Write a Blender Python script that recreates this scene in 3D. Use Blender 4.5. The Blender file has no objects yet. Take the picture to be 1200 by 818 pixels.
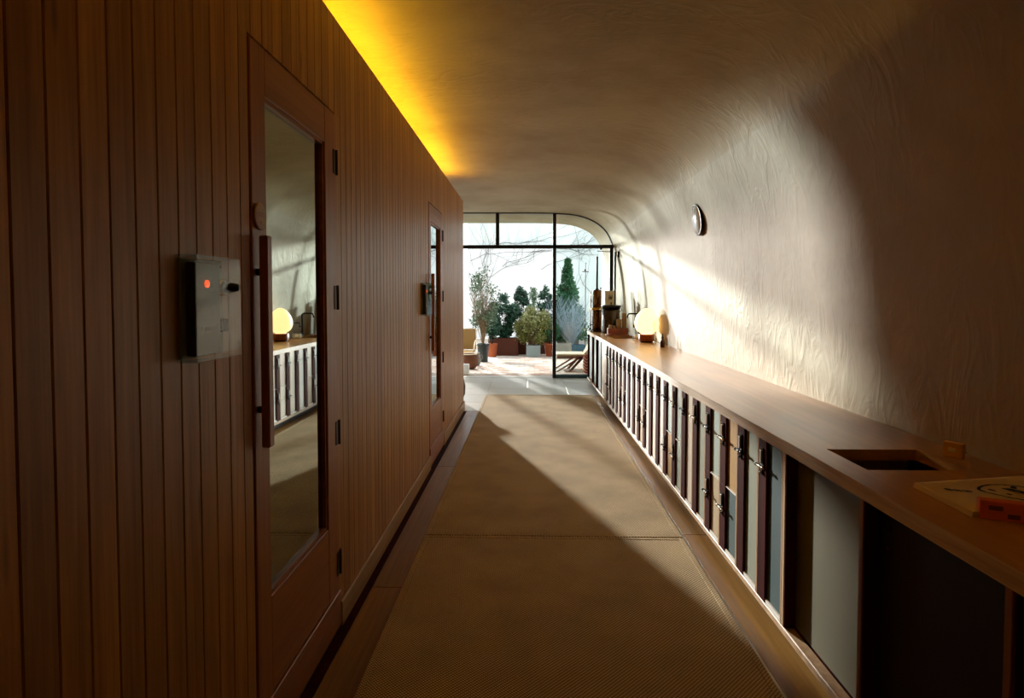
import bpy, bmesh, math, random
from mathutils import Vector, Matrix
random.seed(7)
S = bpy.context.scene
C = S.collection
R = math.radians

# ------------------------------------------------------------------ camera
cam = bpy.data.cameras.new('camera'); camo = bpy.data.objects.new('camera', cam); C.objects.link(camo)
cam.lens = 21.0; cam.sensor_width = 36.0; cam.sensor_fit = 'HORIZONTAL'
cam.shift_y = -38.6 / 1200.0
cam.clip_start = 0.05; cam.clip_end = 200
camo.location = (0, 0, 1.45)
camo.rotation_euler = (R(90 - 2.0), 0, R(1.64))
S.camera = camo

# ------------------------------------------------------------------ sky
W = bpy.data.worlds.new('sky'); S.world = W; W.use_nodes = True
bg = W.node_tree.nodes['Background']
bg.inputs['Color'].default_value = (0.90, 0.96, 1.0, 1); bg.inputs['Strength'].default_value = 1.9

def sun(name, d, strength, angle, col):
    l = bpy.data.lights.new(name, 'SUN'); l.energy = strength; l.angle = R(angle); l.color = col
    o = bpy.data.objects.new(name, l); C.objects.link(o)
    o.rotation_euler = Vector(d).normalized().to_track_quat('-Z', 'Y').to_euler()
    o.location = (-6, 20, 12)
# the low broad beam thrown back by the glass front opposite, and the high sun on the patio
sun('low_beam', (0.35, -1.0, -0.195), 6.8, 1.6, (1.0, 0.97, 0.90))
sun('low_beam_upper', (0.55, -1.0, -0.035), 3.3, 3.6, (1.0, 0.98, 0.93))
sun('high_sun', (0.55, -0.32, -1.0), 2.6, 0.6, (1.0, 0.95, 0.88))
pl = bpy.data.lights.new('window_portal', 'AREA'); pl.shape = 'RECTANGLE'; pl.size = 4.0; pl.size_y = 2.85
pl.cycles.is_portal = True
po = bpy.data.objects.new('window_portal', pl); C.objects.link(po)
po.location = (-0.55, 10.6, 1.43); po.rotation_euler = (R(-90), 0, 0)

# ------------------------------------------------------------------ exposure
S.view_settings.view_transform = 'Standard'; S.view_settings.look = 'None'
S.view_settings.gamma = 1.0; S.view_settings.use_curve_mapping = False
S.view_settings.exposure = 0.12
S.cycles.max_bounces = 10; S.cycles.diffuse_bounces = 5; S.cycles.transparent_max_bounces = 16
S.cycles.sample_clamp_indirect = 6.0
S.cycles.caustics_reflective = False; S.cycles.caustics_refractive = False

# ------------------------------------------------------------------ materials
def lin(h):
    h = h.lstrip('#'); v = [int(h[i:i+2], 16) / 255 for i in (0, 2, 4)]
    return tuple(((x + .055) / 1.055) ** 2.4 if x > .04045 else x / 12.92 for x in v) + (1,)

def newmat(name):
    m = bpy.data.materials.new(name); m.use_nodes = True
    nt = m.node_tree; return m, nt, nt.nodes['Principled BSDF']

def plain(name, col, rough=.5, metal=0., emit=None, es=1., spec=.5, var=.0, bump=0., bscale=60., coat=0.):
    m, nt, p = newmat(name); N = nt.nodes; L = nt.links
    c = lin(col) if isinstance(col, str) else col
    p.inputs['Base Color'].default_value = c; p.inputs['Roughness'].default_value = rough
    p.inputs['Metallic'].default_value = metal; p.inputs['Specular IOR Level'].default_value = spec
    p.inputs['Coat Weight'].default_value = coat
    if emit:
        p.inputs['Emission Color'].default_value = lin(emit); p.inputs['Emission Strength'].default_value = es
    tc = N.new('ShaderNodeTexCoord')
    nz = N.new('ShaderNodeTexNoise'); nz.inputs['Scale'].default_value = bscale; nz.inputs['Detail'].default_value = 3
    L.new(tc.outputs['Object'], nz.inputs['Vector'])
    if var:
        hs = N.new('ShaderNodeHueSaturation'); hs.inputs['Color'].default_value = c
        oi = N.new('ShaderNodeObjectInfo')
        a = N.new('ShaderNodeMath'); a.operation = 'ADD'; L.new(nz.outputs['Fac'], a.inputs[0]); L.new(oi.outputs['Random'], a.inputs[1])
        mr = N.new('ShaderNodeMapRange'); mr.inputs['From Min'].default_value = .3; mr.inputs['From Max'].default_value = 1.7
        mr.inputs['To Min'].default_value = 1 - var; mr.inputs['To Max'].default_value = 1 + var
        L.new(a.outputs[0], mr.inputs['Value']); L.new(mr.outputs[0], hs.inputs['Value'])
        L.new(hs.outputs[0], p.inputs['Base Color'])
    if bump:
        b = N.new('ShaderNodeBump'); b.inputs['Strength'].default_value = bump; b.inputs['Distance'].default_value = .01
        L.new(nz.outputs['Fac'], b.inputs['Height']); L.new(b.outputs[0], p.inputs['Normal'])
    return m

def wood(name, c1, c2, axis=2, rough=.45, scale=1.0, var=.16, bump=.15, spec=.5, knots=False):
    m, nt, p = newmat(name); N = nt.nodes; L = nt.links
    tc = N.new('ShaderNodeTexCoord'); oi = N.new('ShaderNodeObjectInfo')
    sc = [22 * scale] * 3; sc[axis] = 0.9 * scale
    mp = N.new('ShaderNodeMapping'); mp.inputs['Scale'].default_value = sc
    geo = N.new('ShaderNodeNewGeometry')
    L.new(geo.outputs['Position'], mp.inputs['Vector'])
    cx = N.new('ShaderNodeCombineXYZ')
    mu = N.new('ShaderNodeMath'); mu.operation = 'MULTIPLY'; mu.inputs[1].default_value = 37.0
    L.new(oi.outputs['Random'], mu.inputs[0])
    for k in range(3): L.new(mu.outputs[0], cx.inputs[k])
    L.new(cx.outputs[0], mp.inputs['Location'])
    n1 = N.new('ShaderNodeTexNoise'); n1.inputs['Scale'].default_value = 1.0; n1.inputs['Detail'].default_value = 6; n1.inputs['Distortion'].default_value = .6
    L.new(mp.outputs[0], n1.inputs['Vector'])
    n2 = N.new('ShaderNodeTexNoise'); n2.inputs['Scale'].default_value = 5.0; n2.inputs['Detail'].default_value = 4
    L.new(mp.outputs[0], n2.inputs['Vector'])
    mx0 = N.new('ShaderNodeMath'); mx0.operation = 'MULTIPLY_ADD'; mx0.inputs[1].default_value = .35
    L.new(n2.outputs['Fac'], mx0.inputs[0]); 
    m2 = N.new('ShaderNodeMath'); m2.operation = 'MULTIPLY'; m2.inputs[1].default_value = .65
    L.new(n1.outputs['Fac'], m2.inputs[0]); L.new(m2.outputs[0], mx0.inputs[2])
    cr = N.new('ShaderNodeValToRGB'); cr.color_ramp.elements[0].position = .36; cr.color_ramp.elements[1].position = .64
    cr.color_ramp.elements[0].color = lin(c1); cr.color_ramp.elements[1].color = lin(c2)
    L.new(mx0.outputs[0], cr.inputs[0])
    hs = N.new('ShaderNodeHueSaturation'); L.new(cr.outputs[0], hs.inputs['Color'])
    mr = N.new('ShaderNodeMapRange'); mr.inputs['To Min'].default_value = 1 - var; mr.inputs['To Max'].default_value = 1 + var
    L.new(oi.outputs['Random'], mr.inputs['Value']); L.new(mr.outputs[0], hs.inputs['Value'])
    out = hs.outputs[0]
    if knots:
        mp2 = N.new('ShaderNodeMapping'); mp2.inputs['Scale'].default_value = (7, 9, 1.6); L.new(geo.outputs['Position'], mp2.inputs['Vector'])
        vo = N.new('ShaderNodeTexVoronoi'); vo.inputs['Scale'].default_value = 1.0; L.new(mp2.outputs[0], vo.inputs['Vector'])
        kr = N.new('ShaderNodeMapRange'); kr.inputs['From Min'].default_value = .03; kr.inputs['From Max'].default_value = .1
        kr.inputs['To Min'].default_value = .55; kr.inputs['To Max'].default_value = 1.0
        L.new(vo.outputs['Distance'], kr.inputs['Value'])
        mm = N.new('ShaderNodeMix'); mm.data_type = 'RGBA'; mm.blend_type = 'MULTIPLY'; mm.inputs['Factor'].default_value = 1
        L.new(out, mm.inputs[6]); L.new(kr.outputs[0], mm.inputs[7]); out = mm.outputs[2]
    L.new(out, p.inputs['Base Color'])
    p.inputs['Roughness'].default_value = rough; p.inputs['Specular IOR Level'].default_value = spec
    b = N.new('ShaderNodeBump'); b.inputs['Strength'].default_value = bump; b.inputs['Distance'].default_value = .004
    L.new(mx0.outputs[0], b.inputs['Height']); L.new(b.outputs[0], p.inputs['Normal'])
    return m

def plaster(name, col, col2):
    m, nt, p = newmat(name); N = nt.nodes; L = nt.links
    tc = N.new('ShaderNodeTexCoord')
    n0 = N.new('ShaderNodeTexNoise'); n0.inputs['Scale'].default_value = .9; n0.inputs['Detail'].default_value = 5; n0.inputs['Roughness'].default_value = .6
    L.new(tc.outputs['Object'], n0.inputs['Vector'])
    cr = N.new('ShaderNodeValToRGB'); cr.color_ramp.elements[0].position = .38; cr.color_ramp.elements[1].position = .64
    cr.color_ramp.elements[0].color = lin(col2); cr.color_ramp.elements[1].color = lin(col)
    L.new(n0.outputs['Fac'], cr.inputs[0]); L.new(cr.outputs[0], p.inputs['Base Color'])
    mp = N.new('ShaderNodeMapping'); mp.inputs['Scale'].default_value = (3.0, 4.6, 2.3); mp.inputs['Rotation'].default_value = (R(12), 0, 0)
    L.new(tc.outputs['Object'], mp.inputs['Vector'])
    n1 = N.new('ShaderNodeTexNoise'); n1.inputs['Scale'].default_value = 1.3; n1.inputs['Detail'].default_value = 3; n1.inputs['Distortion'].default_value = 1.6
    L.new(mp.outputs[0], n1.inputs['Vector'])
    rg = N.new('ShaderNodeMath'); rg.operation = 'SUBTRACT'; rg.inputs[1].default_value = .5; L.new(n1.outputs['Fac'], rg.inputs[0])
    ab = N.new('ShaderNodeMath'); ab.operation = 'ABSOLUTE'; L.new(rg.outputs[0], ab.inputs[0])
    pw = N.new('ShaderNodeMapRange'); pw.interpolation_type = 'SMOOTHSTEP'; pw.inputs['From Max'].default_value = .22; L.new(ab.outputs[0], pw.inputs['Value'])
    n3 = N.new('ShaderNodeTexNoise'); n3.inputs['Scale'].default_value = 9; n3.inputs['Detail'].default_value = 5
    L.new(tc.outputs['Object'], n3.inputs['Vector'])
    sm = N.new('ShaderNodeMath'); sm.operation = 'MULTIPLY_ADD'; sm.inputs[1].default_value = .25
    L.new(n3.outputs['Fac'], sm.inputs[0]); L.new(pw.outputs[0], sm.inputs[2])
    b = N.new('ShaderNodeBump'); b.inputs['Distance'].default_value = .018
    n9 = N.new('ShaderNodeTexNoise'); n9.inputs['Scale'].default_value = .8; L.new(tc.outputs['Object'], n9.inputs['Vector'])
    m9 = N.new('ShaderNodeMapRange'); m9.inputs['From Min'].default_value = .35; m9.inputs['From Max'].default_value = .65; m9.inputs['To Min'].default_value = .05; m9.inputs['To Max'].default_value = .2
    L.new(n9.outputs['Fac'], m9.inputs['Value']); L.new(m9.outputs[0], b.inputs['Strength'])
    L.new(sm.outputs[0], b.inputs['Height']); L.new(b.outputs[0], p.inputs['Normal'])
    p.inputs['Roughness'].default_value = .6; p.inputs['Specular IOR Level'].default_value = .3
    return m

def rugmat(name):
    m, nt, p = newmat(name); N = nt.nodes; L = nt.links
    tc = N.new('ShaderNodeTexCoord')
    mp = N.new('ShaderNodeMapping'); mp.inputs['Rotation'].default_value = (0, 0, R(45)); L.new(tc.outputs['Object'], mp.inputs['Vector'])
    ws = []
    for d in ('X', 'Y'):
        w = N.new('ShaderNodeTexWave'); w.bands_direction = d; w.inputs['Scale'].default_value = 26 if d == 'X' else 34
        w.inputs['Distortion'].default_value = .8; w.inputs['Detail Scale'].default_value = 3
        L.new(mp.outputs[0], w.inputs['Vector']); ws.append(w)
    mu = N.new('ShaderNodeMath'); mu.operation = 'MULTIPLY'; L.new(ws[0].outputs['Fac'], mu.inputs[0]); L.new(ws[1].outputs['Fac'], mu.inputs[1])
    nz = N.new('ShaderNodeTexNoise'); nz.inputs['Scale'].default_value = 3.5; nz.inputs['Detail'].default_value = 6; L.new(tc.outputs['Object'], nz.inputs['Vector'])
    cr = N.new('ShaderNodeValToRGB'); cr.color_ramp.elements[0].position = .0; cr.color_ramp.elements[1].position = .55
    cr.color_ramp.elements[0].color = lin('#8d744b'); cr.color_ramp.elements[1].color = lin('#eddab4'); L.new(mu.outputs[0], cr.inputs[0])
    hs = N.new('ShaderNodeHueSaturation'); L.new(cr.outputs[0], hs.inputs['Color'])
    mr = N.new('ShaderNodeMapRange'); mr.inputs['From Min'].default_value = .3; mr.inputs['From Max'].default_value = .7
    mr.inputs['To Min'].default_value = .85; mr.inputs['To Max'].default_value = 1.12
    L.new(nz.outputs['Fac'], mr.inputs['Value']); L.new(mr.outputs[0], hs.inputs['Value'])
    L.new(hs.outputs[0], p.inputs['Base Color']); p.inputs['Roughness'].default_value = .9; p.inputs['Specular IOR Level'].default_value = .15
    b = N.new('ShaderNodeBump'); b.inputs['Strength'].default_value = .35; b.inputs['Distance'].default_value = .004
    L.new(mu.outputs[0], b.inputs['Height']); L.new(b.outputs[0], p.inputs['Normal'])
    return m

def thin_glass(name, tint=(.93, .98, .97), refl=1.0):
    m = bpy.data.materials.new(name); m.use_nodes = True; nt = m.node_tree; N = nt.nodes; L = nt.links; N.clear()
    o = N.new('ShaderNodeOutputMaterial'); t = N.new('ShaderNodeBsdfTransparent'); g = N.new('ShaderNodeBsdfGlossy')
    t.inputs[0].default_value = tint + (1,); g.inputs['Roughness'].default_value = .02
    f = N.new('ShaderNodeLayerWeight'); pw = N.new('ShaderNodeMath'); pw.operation = 'POWER'; pw.inputs[1].default_value = 5
    L.new(f.outputs['Facing'], pw.inputs[0])
    mu = N.new('ShaderNodeMath'); mu.operation = 'MULTIPLY_ADD'; mu.inputs[1].default_value = .8 * refl; mu.inputs[2].default_value = .035 * refl
    L.new(pw.outputs[0], mu.inputs[0])
    mx = N.new('ShaderNodeMixShader'); L.new(mu.outputs[0], mx.inputs[0]); L.new(t.outputs[0], mx.inputs[1]); L.new(g.outputs[0], mx.inputs[2])
    L.new(mx.outputs[0], o.inputs[0]); return m

M = {}
M['plaster'] = plaster('plaster', '#b8aa8a', '#a18d68')
M['cedar'] = wood('cedar', '#a0682a', '#cb944c', 2, .38, 1.0, .14, .12, spec=.3, knots=True)
M['cedar_h'] = wood('cedar_along', '#a0682a', '#cb944c', 1, .42, 1.0, .08)
M['door_wood'] = wood('door_wood', '#94521f', '#b06d33', 2, .38, .8, .05)
M['door_wood_h'] = wood('door_wood_rail', '#94521f', '#b06d33', 1, .38, .8, .05)
M['base_wood'] = wood('baseboard_wood', '#9a7144', '#bb9362', 1, .5, 1, .05)
M['floor_wood'] = wood('floor_wood', '#7a531f', '#a67d3c', 1, .38, .6, .14)
M['top_wood'] = wood('worktop_wood', '#a87636', '#c6934f', 1, .28, .35, .03, .04, spec=.32)
M['ply'] = wood('plywood_edge', '#a88660', '#c8a985', 2, .5, 1, .04)
M['ply_edge'] = wood('worktop_edge', '#a08262', '#c6ac8e', 1, .5, 1.5, .03)
M['walnut'] = wood('walnut', '#300a03', '#4c1406', 2, .7, 1, .15, spec=.04)
M['brown_post'] = wood('brown_post', '#6f3f22', '#8a5430', 2, .45, 1, .05)
M['rug'] = rugmat('sisal')
M['binding'] = plain('rug_binding', '#4a3018', .85)
M['stone'] = plain('pale_stone', '#e6eae8', .28, var=.05, bump=.05, bscale=14)
M['black'] = plain('black_steel', '#15181a', .4, .4)
M['bronze'] = plain('dark_bronze', '#3a2012', .4, .7)
M['latch'] = plain('dark_iron', '#241c15', .35, .85)
M['steel'] = plain('bright_steel', '#d8d2c6', .22, .95)
M['pale_steel'] = plain('pale_steel', '#d6cfc2', .4, .1)
M['copper'] = plain('copper', '#76502f', .24, .95, bump=.05)
M['urnmetal'] = plain('urn_metal', '#574a40', .18, .9)
M['rimgrey'] = plain('rim_grey', '#3c3f3d', .5, .3)
M['darkgreen'] = plain('dark_green_steel', '#2c3733', .4, .4)
M['brass'] = plain('brass', '#c79a50', .25, .95)
M['mirror'] = plain('dark_mirror_glass', '#b2bfbf', .015, 1.0)
M['glass'] = thin_glass('window_glass')
M['acrylic'] = thin_glass('clear_acrylic', (.9, .92, .9), .8)
M['white_wall'] = plain('white_render', '#f3f7f7', .8, bump=.2, bscale=8)
M['concrete'] = plain('concrete', '#8d8f8a', .8, var=.05, bump=.2, bscale=20)
M['terracotta'] = plain('terracotta', '#a4552f', .8, var=.08)
M['corten'] = plain('corten', '#5a2a17', .75, var=.15, bscale=6)
M['greyblue'] = plain('grey_blue_glaze', '#8fa3a6', .5)
M['blue'] = plain('teal_blue', '#3d6478', .6)
M['darkpot'] = plain('dark_glaze', '#1f2c2c', .4)
M['soil'] = plain('soil', '#2b1c12', .95)
M['bark'] = plain('bark', '#8d7b63', .85)
M['vinewood'] = plain('vine_wood', '#6f6a66', .85)
M['bark_dark'] = plain('bark_dark', '#4c3d2f', .85)
M['silver'] = plain('silver_twig', '#a9bccb', .8)
M['leaf_dark'] = plain('leaf_dark', '#1f4a34', .5, var=.3)
M['leaf_conifer'] = plain('leaf_conifer', '#2c5f38', .55, var=.3)
M['leaf_olive'] = plain('leaf_olive', '#7c8142', .5, var=.3)
M['leaf_grey'] = plain('leaf_grey', '#5f7a5b', .6, var=.3)
M['cream'] = plain('cream_fabric', '#e9dcc4', .85)
M['cane'] = plain('cane', '#a98a55', .7, bump=.6, bscale=120)
M['wicker'] = plain('wicker', '#6b3f22', .7, bump=.8, bscale=90)
M['redcloth'] = plain('red_cloth', '#a84a38', .8)
M['teak'] = wood('teak', '#5c3420', '#7c4c30', 0, .5)
M['led'] = plain('led_yellow', '#ffc31a', .5, emit='#ffc524', es=50.0)
M['diffuser'] = plain('white_diffuser', '#eef6f8', .12, spec=.8)
M['lampglow'] = plain('lamp_glass_glow', '#fff3dd', .4, emit='#ffd08a', es=2.3)
M['redwood'] = wood('lamp_base_wood', '#7b3a1a', '#a3562c', 2, .4)
M['amber'] = plain('amber_bottle', '#3c1609', .15)
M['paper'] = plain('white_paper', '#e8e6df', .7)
M['cardtan'] = plain('tan_card', '#b09468', .7)
M['cotton'] = plain('natural_cotton', '#e2cda4', .9, bump=.3, bscale=160)
M['ink'] = plain('black_ink', '#17130f', .8)
M['orangebox'] = plain('orange_card', '#e06c2c', .6)
M['printbrown'] = plain('brown_print', '#7a4a20', .7)
M['yellowbox'] = plain('yellow_card', '#e0ad48', .6)
M['panelgrey'] = plain('control_grey', '#4c4b46', .45)
M['darkplastic'] = plain('black_plastic', '#0c0c0d', .35)
M['mutedgreen'] = plain('grey_green_metal', '#8d9c95', .5)
M['orange_lamp'] = plain('orange_lamp', '#ff5a20', .4, emit='#ff4a12', es=1.4)
M['shadow_pouf'] = plain('brown_felt', '#5a4432', .9)
DOORC = {'teal': '#42585a', 'greygreen': '#8d9483', 'ochre': '#b18a4a', 'paleteal': '#9fb0a6', 'beige': '#b7a584', 'cream': '#d8cfbd',
         'white': '#dcdcd4', 'pink': '#cbb6a6', 'taupe': '#666350', 'espresso': '#1c0b06', 'slate': '#44544f'}
for k, v in DOORC.items(): M['d_' + k] = plain('lacquer_' + k, v, .6, spec=.3, var=.02)

# ------------------------------------------------------------------ mesh helpers
class MB:
    def __init__(s): s.v = []; s.f = []; s.sm = []; s.mi = []; s.cur = 0
    def add(s, vs, fs, smooth=False):
        n = len(s.v); s.v += [tuple(v) for v in vs]
        for f in fs: s.f.append(tuple(n + i for i in f)); s.sm.append(smooth); s.mi.append(s.cur)
        return s
    def box(s, x0, x1, y0, y1, z0, z1):
        vs = [(x, y, z) for x in (x0, x1) for y in (y0, y1) for z in (z0, z1)]
        return s.add(vs, [(0, 1, 3, 2), (4, 6, 7, 5), (0, 4, 5, 1), (2, 3, 7, 6), (0, 2, 6, 4), (1, 5, 7, 3)])
    def bbox(s, x0, x1, y0, y1, z0, z1, b=.004):   # box with chamfered edges
        if min(x1 - x0, y1 - y0, z1 - z0) <= 2.2 * b: return s.box(x0, x1, y0, y1, z0, z1)
        vs = []; idx = {}
        for i, x in enumerate((x0, x1)):
            for j, y in enumerate((y0, y1)):
                for k, z in enumerate((z0, z1)):
                    sx, sy, sz = (1, -1)[i], (1, -1)[j], (1, -1)[k]
                    for a, p in enumerate(((x, y + sy * b, z + sz * b), (x + sx * b, y, z + sz * b), (x + sx * b, y + sy * b, z))):
                        idx[i, j, k, a] = len(vs); vs.append(p)
        g = lambda *q: idx[q]
        F = []
        for i in (0, 1):
            F.append((g(i, 0, 0, 0), g(i, 0, 1, 0), g(i, 1, 1, 0), g(i, 1, 0, 0)))
            F.append((g(0, i, 0, 1), g(1, i, 0, 1), g(1, i, 1, 1), g(0, i, 1, 1)))
            F.append((g(0, 0, i, 2), g(0, 1, i, 2), g(1, 1, i, 2), g(1, 0, i, 2)))
        for i in (0, 1):
            for j in (0, 1):
                F.append((g(i, j, 0, 0), g(i, j, 1, 0), g(i, j, 1, 1), g(i, j, 0, 1)))
                F.append((g(i, 0, j, 0), g(i, 1, j, 0), g(i, 1, j, 2), g(i, 0, j, 2)))
                F.append((g(0, i, j, 1), g(1, i, j, 1), g(1, i, j, 2), g(0, i, j, 2)))
                for k in (0, 1): F.append((g(i, j, k, 0), g(i, j, k, 1), g(i, j, k, 2)))
        return s.add(vs, F)
    def prism(s, pts, h0, h1, axis=2, smooth=False):   # pts 2D polygon extruded on axis
        def mk(p, h):
            if axis == 2: return (p[0], p[1], h)
            if axis == 1: return (p[0], h, p[1])
            return (h, p[0], p[1])
        n = len(pts); vs = [mk(p, h0) for p in pts] + [mk(p, h1) for p in pts]
        s.add(vs, [tuple(range(n))[::-1], tuple(range(n, 2 * n))])
        s.add(vs, [(i, (i + 1) % n, (i + 1) % n + n, i + n) for i in range(n)], smooth)
        return s
    def lathe(s, prof, seg=24, o=(0, 0, 0), axis='Z', smooth=True, cap=True):
        vs = []; n = len(prof)
        for r, z in prof:
            for i in range(seg):
                a = 2 * math.pi * i / seg; c, d = r * math.cos(a), r * math.sin(a)
                p = {'Z': (c, d, z), 'X': (z, c, d), 'Y': (c, z, d)}[axis]
                vs.append((p[0] + o[0], p[1] + o[1], p[2] + o[2]))
        fs = [(j * seg + i, j * seg + (i + 1) % seg, (j + 1) * seg + (i + 1) % seg, (j + 1) * seg + i) for j in range(n - 1) for i in range(seg)]
        s.add(vs, fs, smooth)
        if cap:
            for j in (0, n - 1):
                if prof[j][0] > 1e-4: s.add(vs[j * seg:(j + 1) * seg], [tuple(range(seg))])
        return s
    def tube(s, pts, r, seg=8, smooth=True):
        pts = [Vector(p) for p in pts]; rs = r if isinstance(r, (list, tuple)) else [r] * len(pts)
        vs = []; up = Vector((0, 0, 1))
        t0 = (pts[1] - pts[0]).normalized(); a = t0.orthogonal().normalized()
        for i, p in enumerate(pts):
            t = (pts[min(i + 1, len(pts) - 1)] - pts[max(i - 1, 0)]).normalized()
            a = (a - t * a.dot(t)); a = a.normalized() if a.length > 1e-6 else t.orthogonal().normalized()
            b = t.cross(a)
            for k in range(seg):
                q = 2 * math.pi * k / seg; vs.append(p + (a * math.cos(q) + b * math.sin(q)) * rs[i])
        n = len(pts)
        s.add(vs, [(j * seg + k, j * seg + (k + 1) % seg, (j + 1) * seg + (k + 1) % seg, (j + 1) * seg + k) for j in range(n - 1) for k in range(seg)], smooth)
        s.add(vs[:seg], [tuple(range(seg))]); s.add(vs[-seg:], [tuple(range(seg))])
        return s
    def ell(s, c, rx, ry, rz, seg=20, rings=12):
        prof = [(math.sin(math.pi * j / rings), -math.cos(math.pi * j / rings)) for j in range(rings + 1)]
        vs = []
        for r, z in prof:
            for i in range(seg):
                a = 2 * math.pi * i / seg; vs.append((c[0] + rx * r * math.cos(a), c[1] + ry * r * math.sin(a), c[2] + rz * z))
        s.add(vs, [(j * seg + i, j * seg + (i + 1) % seg, (j + 1) * seg + (i + 1) % seg, (j + 1) * seg + i) for j in range(rings) for i in range(seg)], True)
        return s
    def mesh(s, name, mats, weld=True):
        me = bpy.data.meshes.new(name); me.from_pydata(s.v, [], s.f)
        for m in (mats if isinstance(mats, list) else [mats]): me.materials.append(M[m])
        me.polygons.foreach_set('use_smooth', s.sm); me.polygons.foreach_set('material_index', s.mi)
        bm = bmesh.new(); bm.from_mesh(me)
        if weld and len(s.v) < 60000: bmesh.ops.remove_doubles(bm, verts=bm.verts, dist=1e-5)
        if weld: bmesh.ops.recalc_face_normals(bm, faces=bm.faces)
        bm.to_mesh(me); bm.free(); me.update(); return me
    def build(s, name, mats, parent=None, weld=True, loc=None, label=None, kind=None):
        o = bpy.data.objects.new(name, s.mesh(name, mats, weld)); C.objects.link(o)
        if parent: o.parent = parent
        if loc: o.location = loc
        if label: o['label'] = label
        if kind: o['kind'] = kind
        return o

def tag(o, label=None, cat=None, group=None, kind=None):
    for k, v in (('label', label), ('category', cat), ('group', group), ('kind', kind)):
        if v: o[k] = v
    return o
def empty(name, loc=(0, 0, 0), rz=0, **kw):
    o = bpy.data.objects.new(name, None); o.empty_display_size = .1; C.objects.link(o)
    o.location = loc; o.rotation_euler = (0, 0, rz); return tag(o, **kw)
def inst(me, name, parent=None, loc=(0, 0, 0), rz=0):
    o = bpy.data.objects.new(name, me); C.objects.link(o); o.location = loc; o.rotation_euler = (0, 0, rz)
    if parent: o.parent = parent
    return o
def arc(c, r, a0, a1, n):
    return [(c[0] + r * math.cos(R(a0 + (a1 - a0) * i / n)), c[1] + r * math.sin(R(a0 + (a1 - a0) * i / n))) for i in range(n + 1)]

# ================================================================== SETTING
YW = 10.44           # window plane
YB = -6.0            # back of the corridor
# vault section
prof = [(1.645, 0), (1.64, .5), (1.63, .9), (1.615, 1.3), (1.585, 1.7), (1.545, 2.0), (1.495, 2.2), (1.43, 2.37), (1.34, 2.545), (1.19, 2.69), (.97, 2.797), (.74, 2.85), (.45, 2.872), (.1, 2.88), (-.8, 2.885), (-2.7, 2.885)]
def smooth_profile(p, sub=4):
    out = []
    for i in range(len(p) - 1):
        a = p[max(i - 1, 0)]; b = p[i]; c = p[i + 1]; d = p[min(i + 2, len(p) - 1)]
        for k in range(sub):
            t = k / sub
            out.append(tuple(.5 * ((2 * b[j]) + (-a[j] + c[j]) * t + (2 * a[j] - 5 * b[j] + 4 * c[j] - d[j]) * t * t + (-a[j] + 3 * b[j] - 3 * c[j] + d[j]) * t ** 3) for j in (0, 1)))
    out.append(p[-1]); return out
SP = smooth_profile(prof)
def shell(name, pts, y0, y1, th=.25):
    n = len(pts); out = []
    for i, p in enumerate(pts):
        a = Vector(pts[max(i - 1, 0)]); b = Vector(pts[min(i + 1, n - 1)]); t = (b - a).normalized(); nn = Vector((t.y, -t.x))
        out.append((p[0] + nn.x * th, p[1] + nn.y * th))
    mb = MB(); vs = []; ys = [y0 + (y1 - y0) * k / 12 for k in range(13)]
    for y in ys: vs += [(p[0], y, p[1]) for p in pts]
    mb.add(vs, [(k * n + i, k * n + i + 1, (k + 1) * n + i + 1, (k + 1) * n + i) for k in range(12) for i in range(n - 1)], True)
    vo = [(p[0], y, p[1]) for y in (y0, y1) for p in out]
    mb.add(vo, [(i, n + i, n + i + 1, i + 1) for i in range(n - 1)], False)
    for y in (y0, y1):
        ve = [(p[0], y, p[1]) for p in pts] + [(p[0], y, p[1]) for p in out]
        mb.add(ve, [(i, i + 1, n + i + 1, n + i) for i in range(n - 1)], False)
    for i in (0, n - 1):
        ve = [(pts[i][0], y0, pts[i][1]), (pts[i][0], y1, pts[i][1]), (out[i][0], y1, out[i][1]), (out[i][0], y0, out[i][1])]
        mb.add(ve, [(0, 1, 2, 3)], False)
    return mb.build(name, 'plaster', weld=False, kind='structure')
cut = next(i for i, p in enumerate(SP) if p[1] > 2.45)
shell('wall_right', SP[:cut + 1], YB, 11.95)
shell('ceiling', SP[cut:], YB, 11.95)
MB().box(-2.8, 1.9, YB - .2, YB, 0, 3.1).build('wall_back', 'brown_post', kind='structure')
MB().box(-2.8, -2.6, YB, YW + .1, 0, 3.1).build('wall_far_left', 'plaster', kind='structure')

# floor slab, stone tiles, wooden border boards
fl = MB().box(-2.8, 1.9, YB - .2, 10.62, -.2, -.012).build('floor', 'stone', kind='structure')
me_t = MB().bbox(-.298, .298, -.298, .298, -.02, 0, .002).mesh('floor_tile', 'stone')
for j in range(3):
    for i in range(-3, 4): inst(me_t, 'floor_tile', fl, (-.325 + .6 * i + .0, 8.932 + .6 * j, 0))
for j in range(2):
    for i in range(3): inst(me_t, 'floor_tile', fl, (-.928 - .6 * i, 8.332 - .6 * j, 0))
MB().box(-2.6, 1.6, 10.44, 10.66, -.05, .004).build('threshold', 'stone', fl)
def fboard(x0, x1, y0, y1):
    MB().bbox(x0, x1, y0 + .002, y1 - .002, -.03, 0, .0025).build('floor_board', 'floor_wood', fl)
for x0, x1, off in ((-.78, -.625, 0), (.93, 1.11, .7)):
    y = YB + off - 1.6
    while y < (7.5 if x0 < 0 else 8.55):
        y1 = min(y + 2.1, 7.43 if x0 < 0 else 8.625)
        if y1 > YB: fboard(x0, x1, max(y, YB), y1)
        y += 2.1
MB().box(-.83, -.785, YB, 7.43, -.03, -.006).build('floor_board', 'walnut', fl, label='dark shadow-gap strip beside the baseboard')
MB().box(-.62, .93, YB, 8.62, -.012, 0).build('underlay', 'stone', fl)

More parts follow.
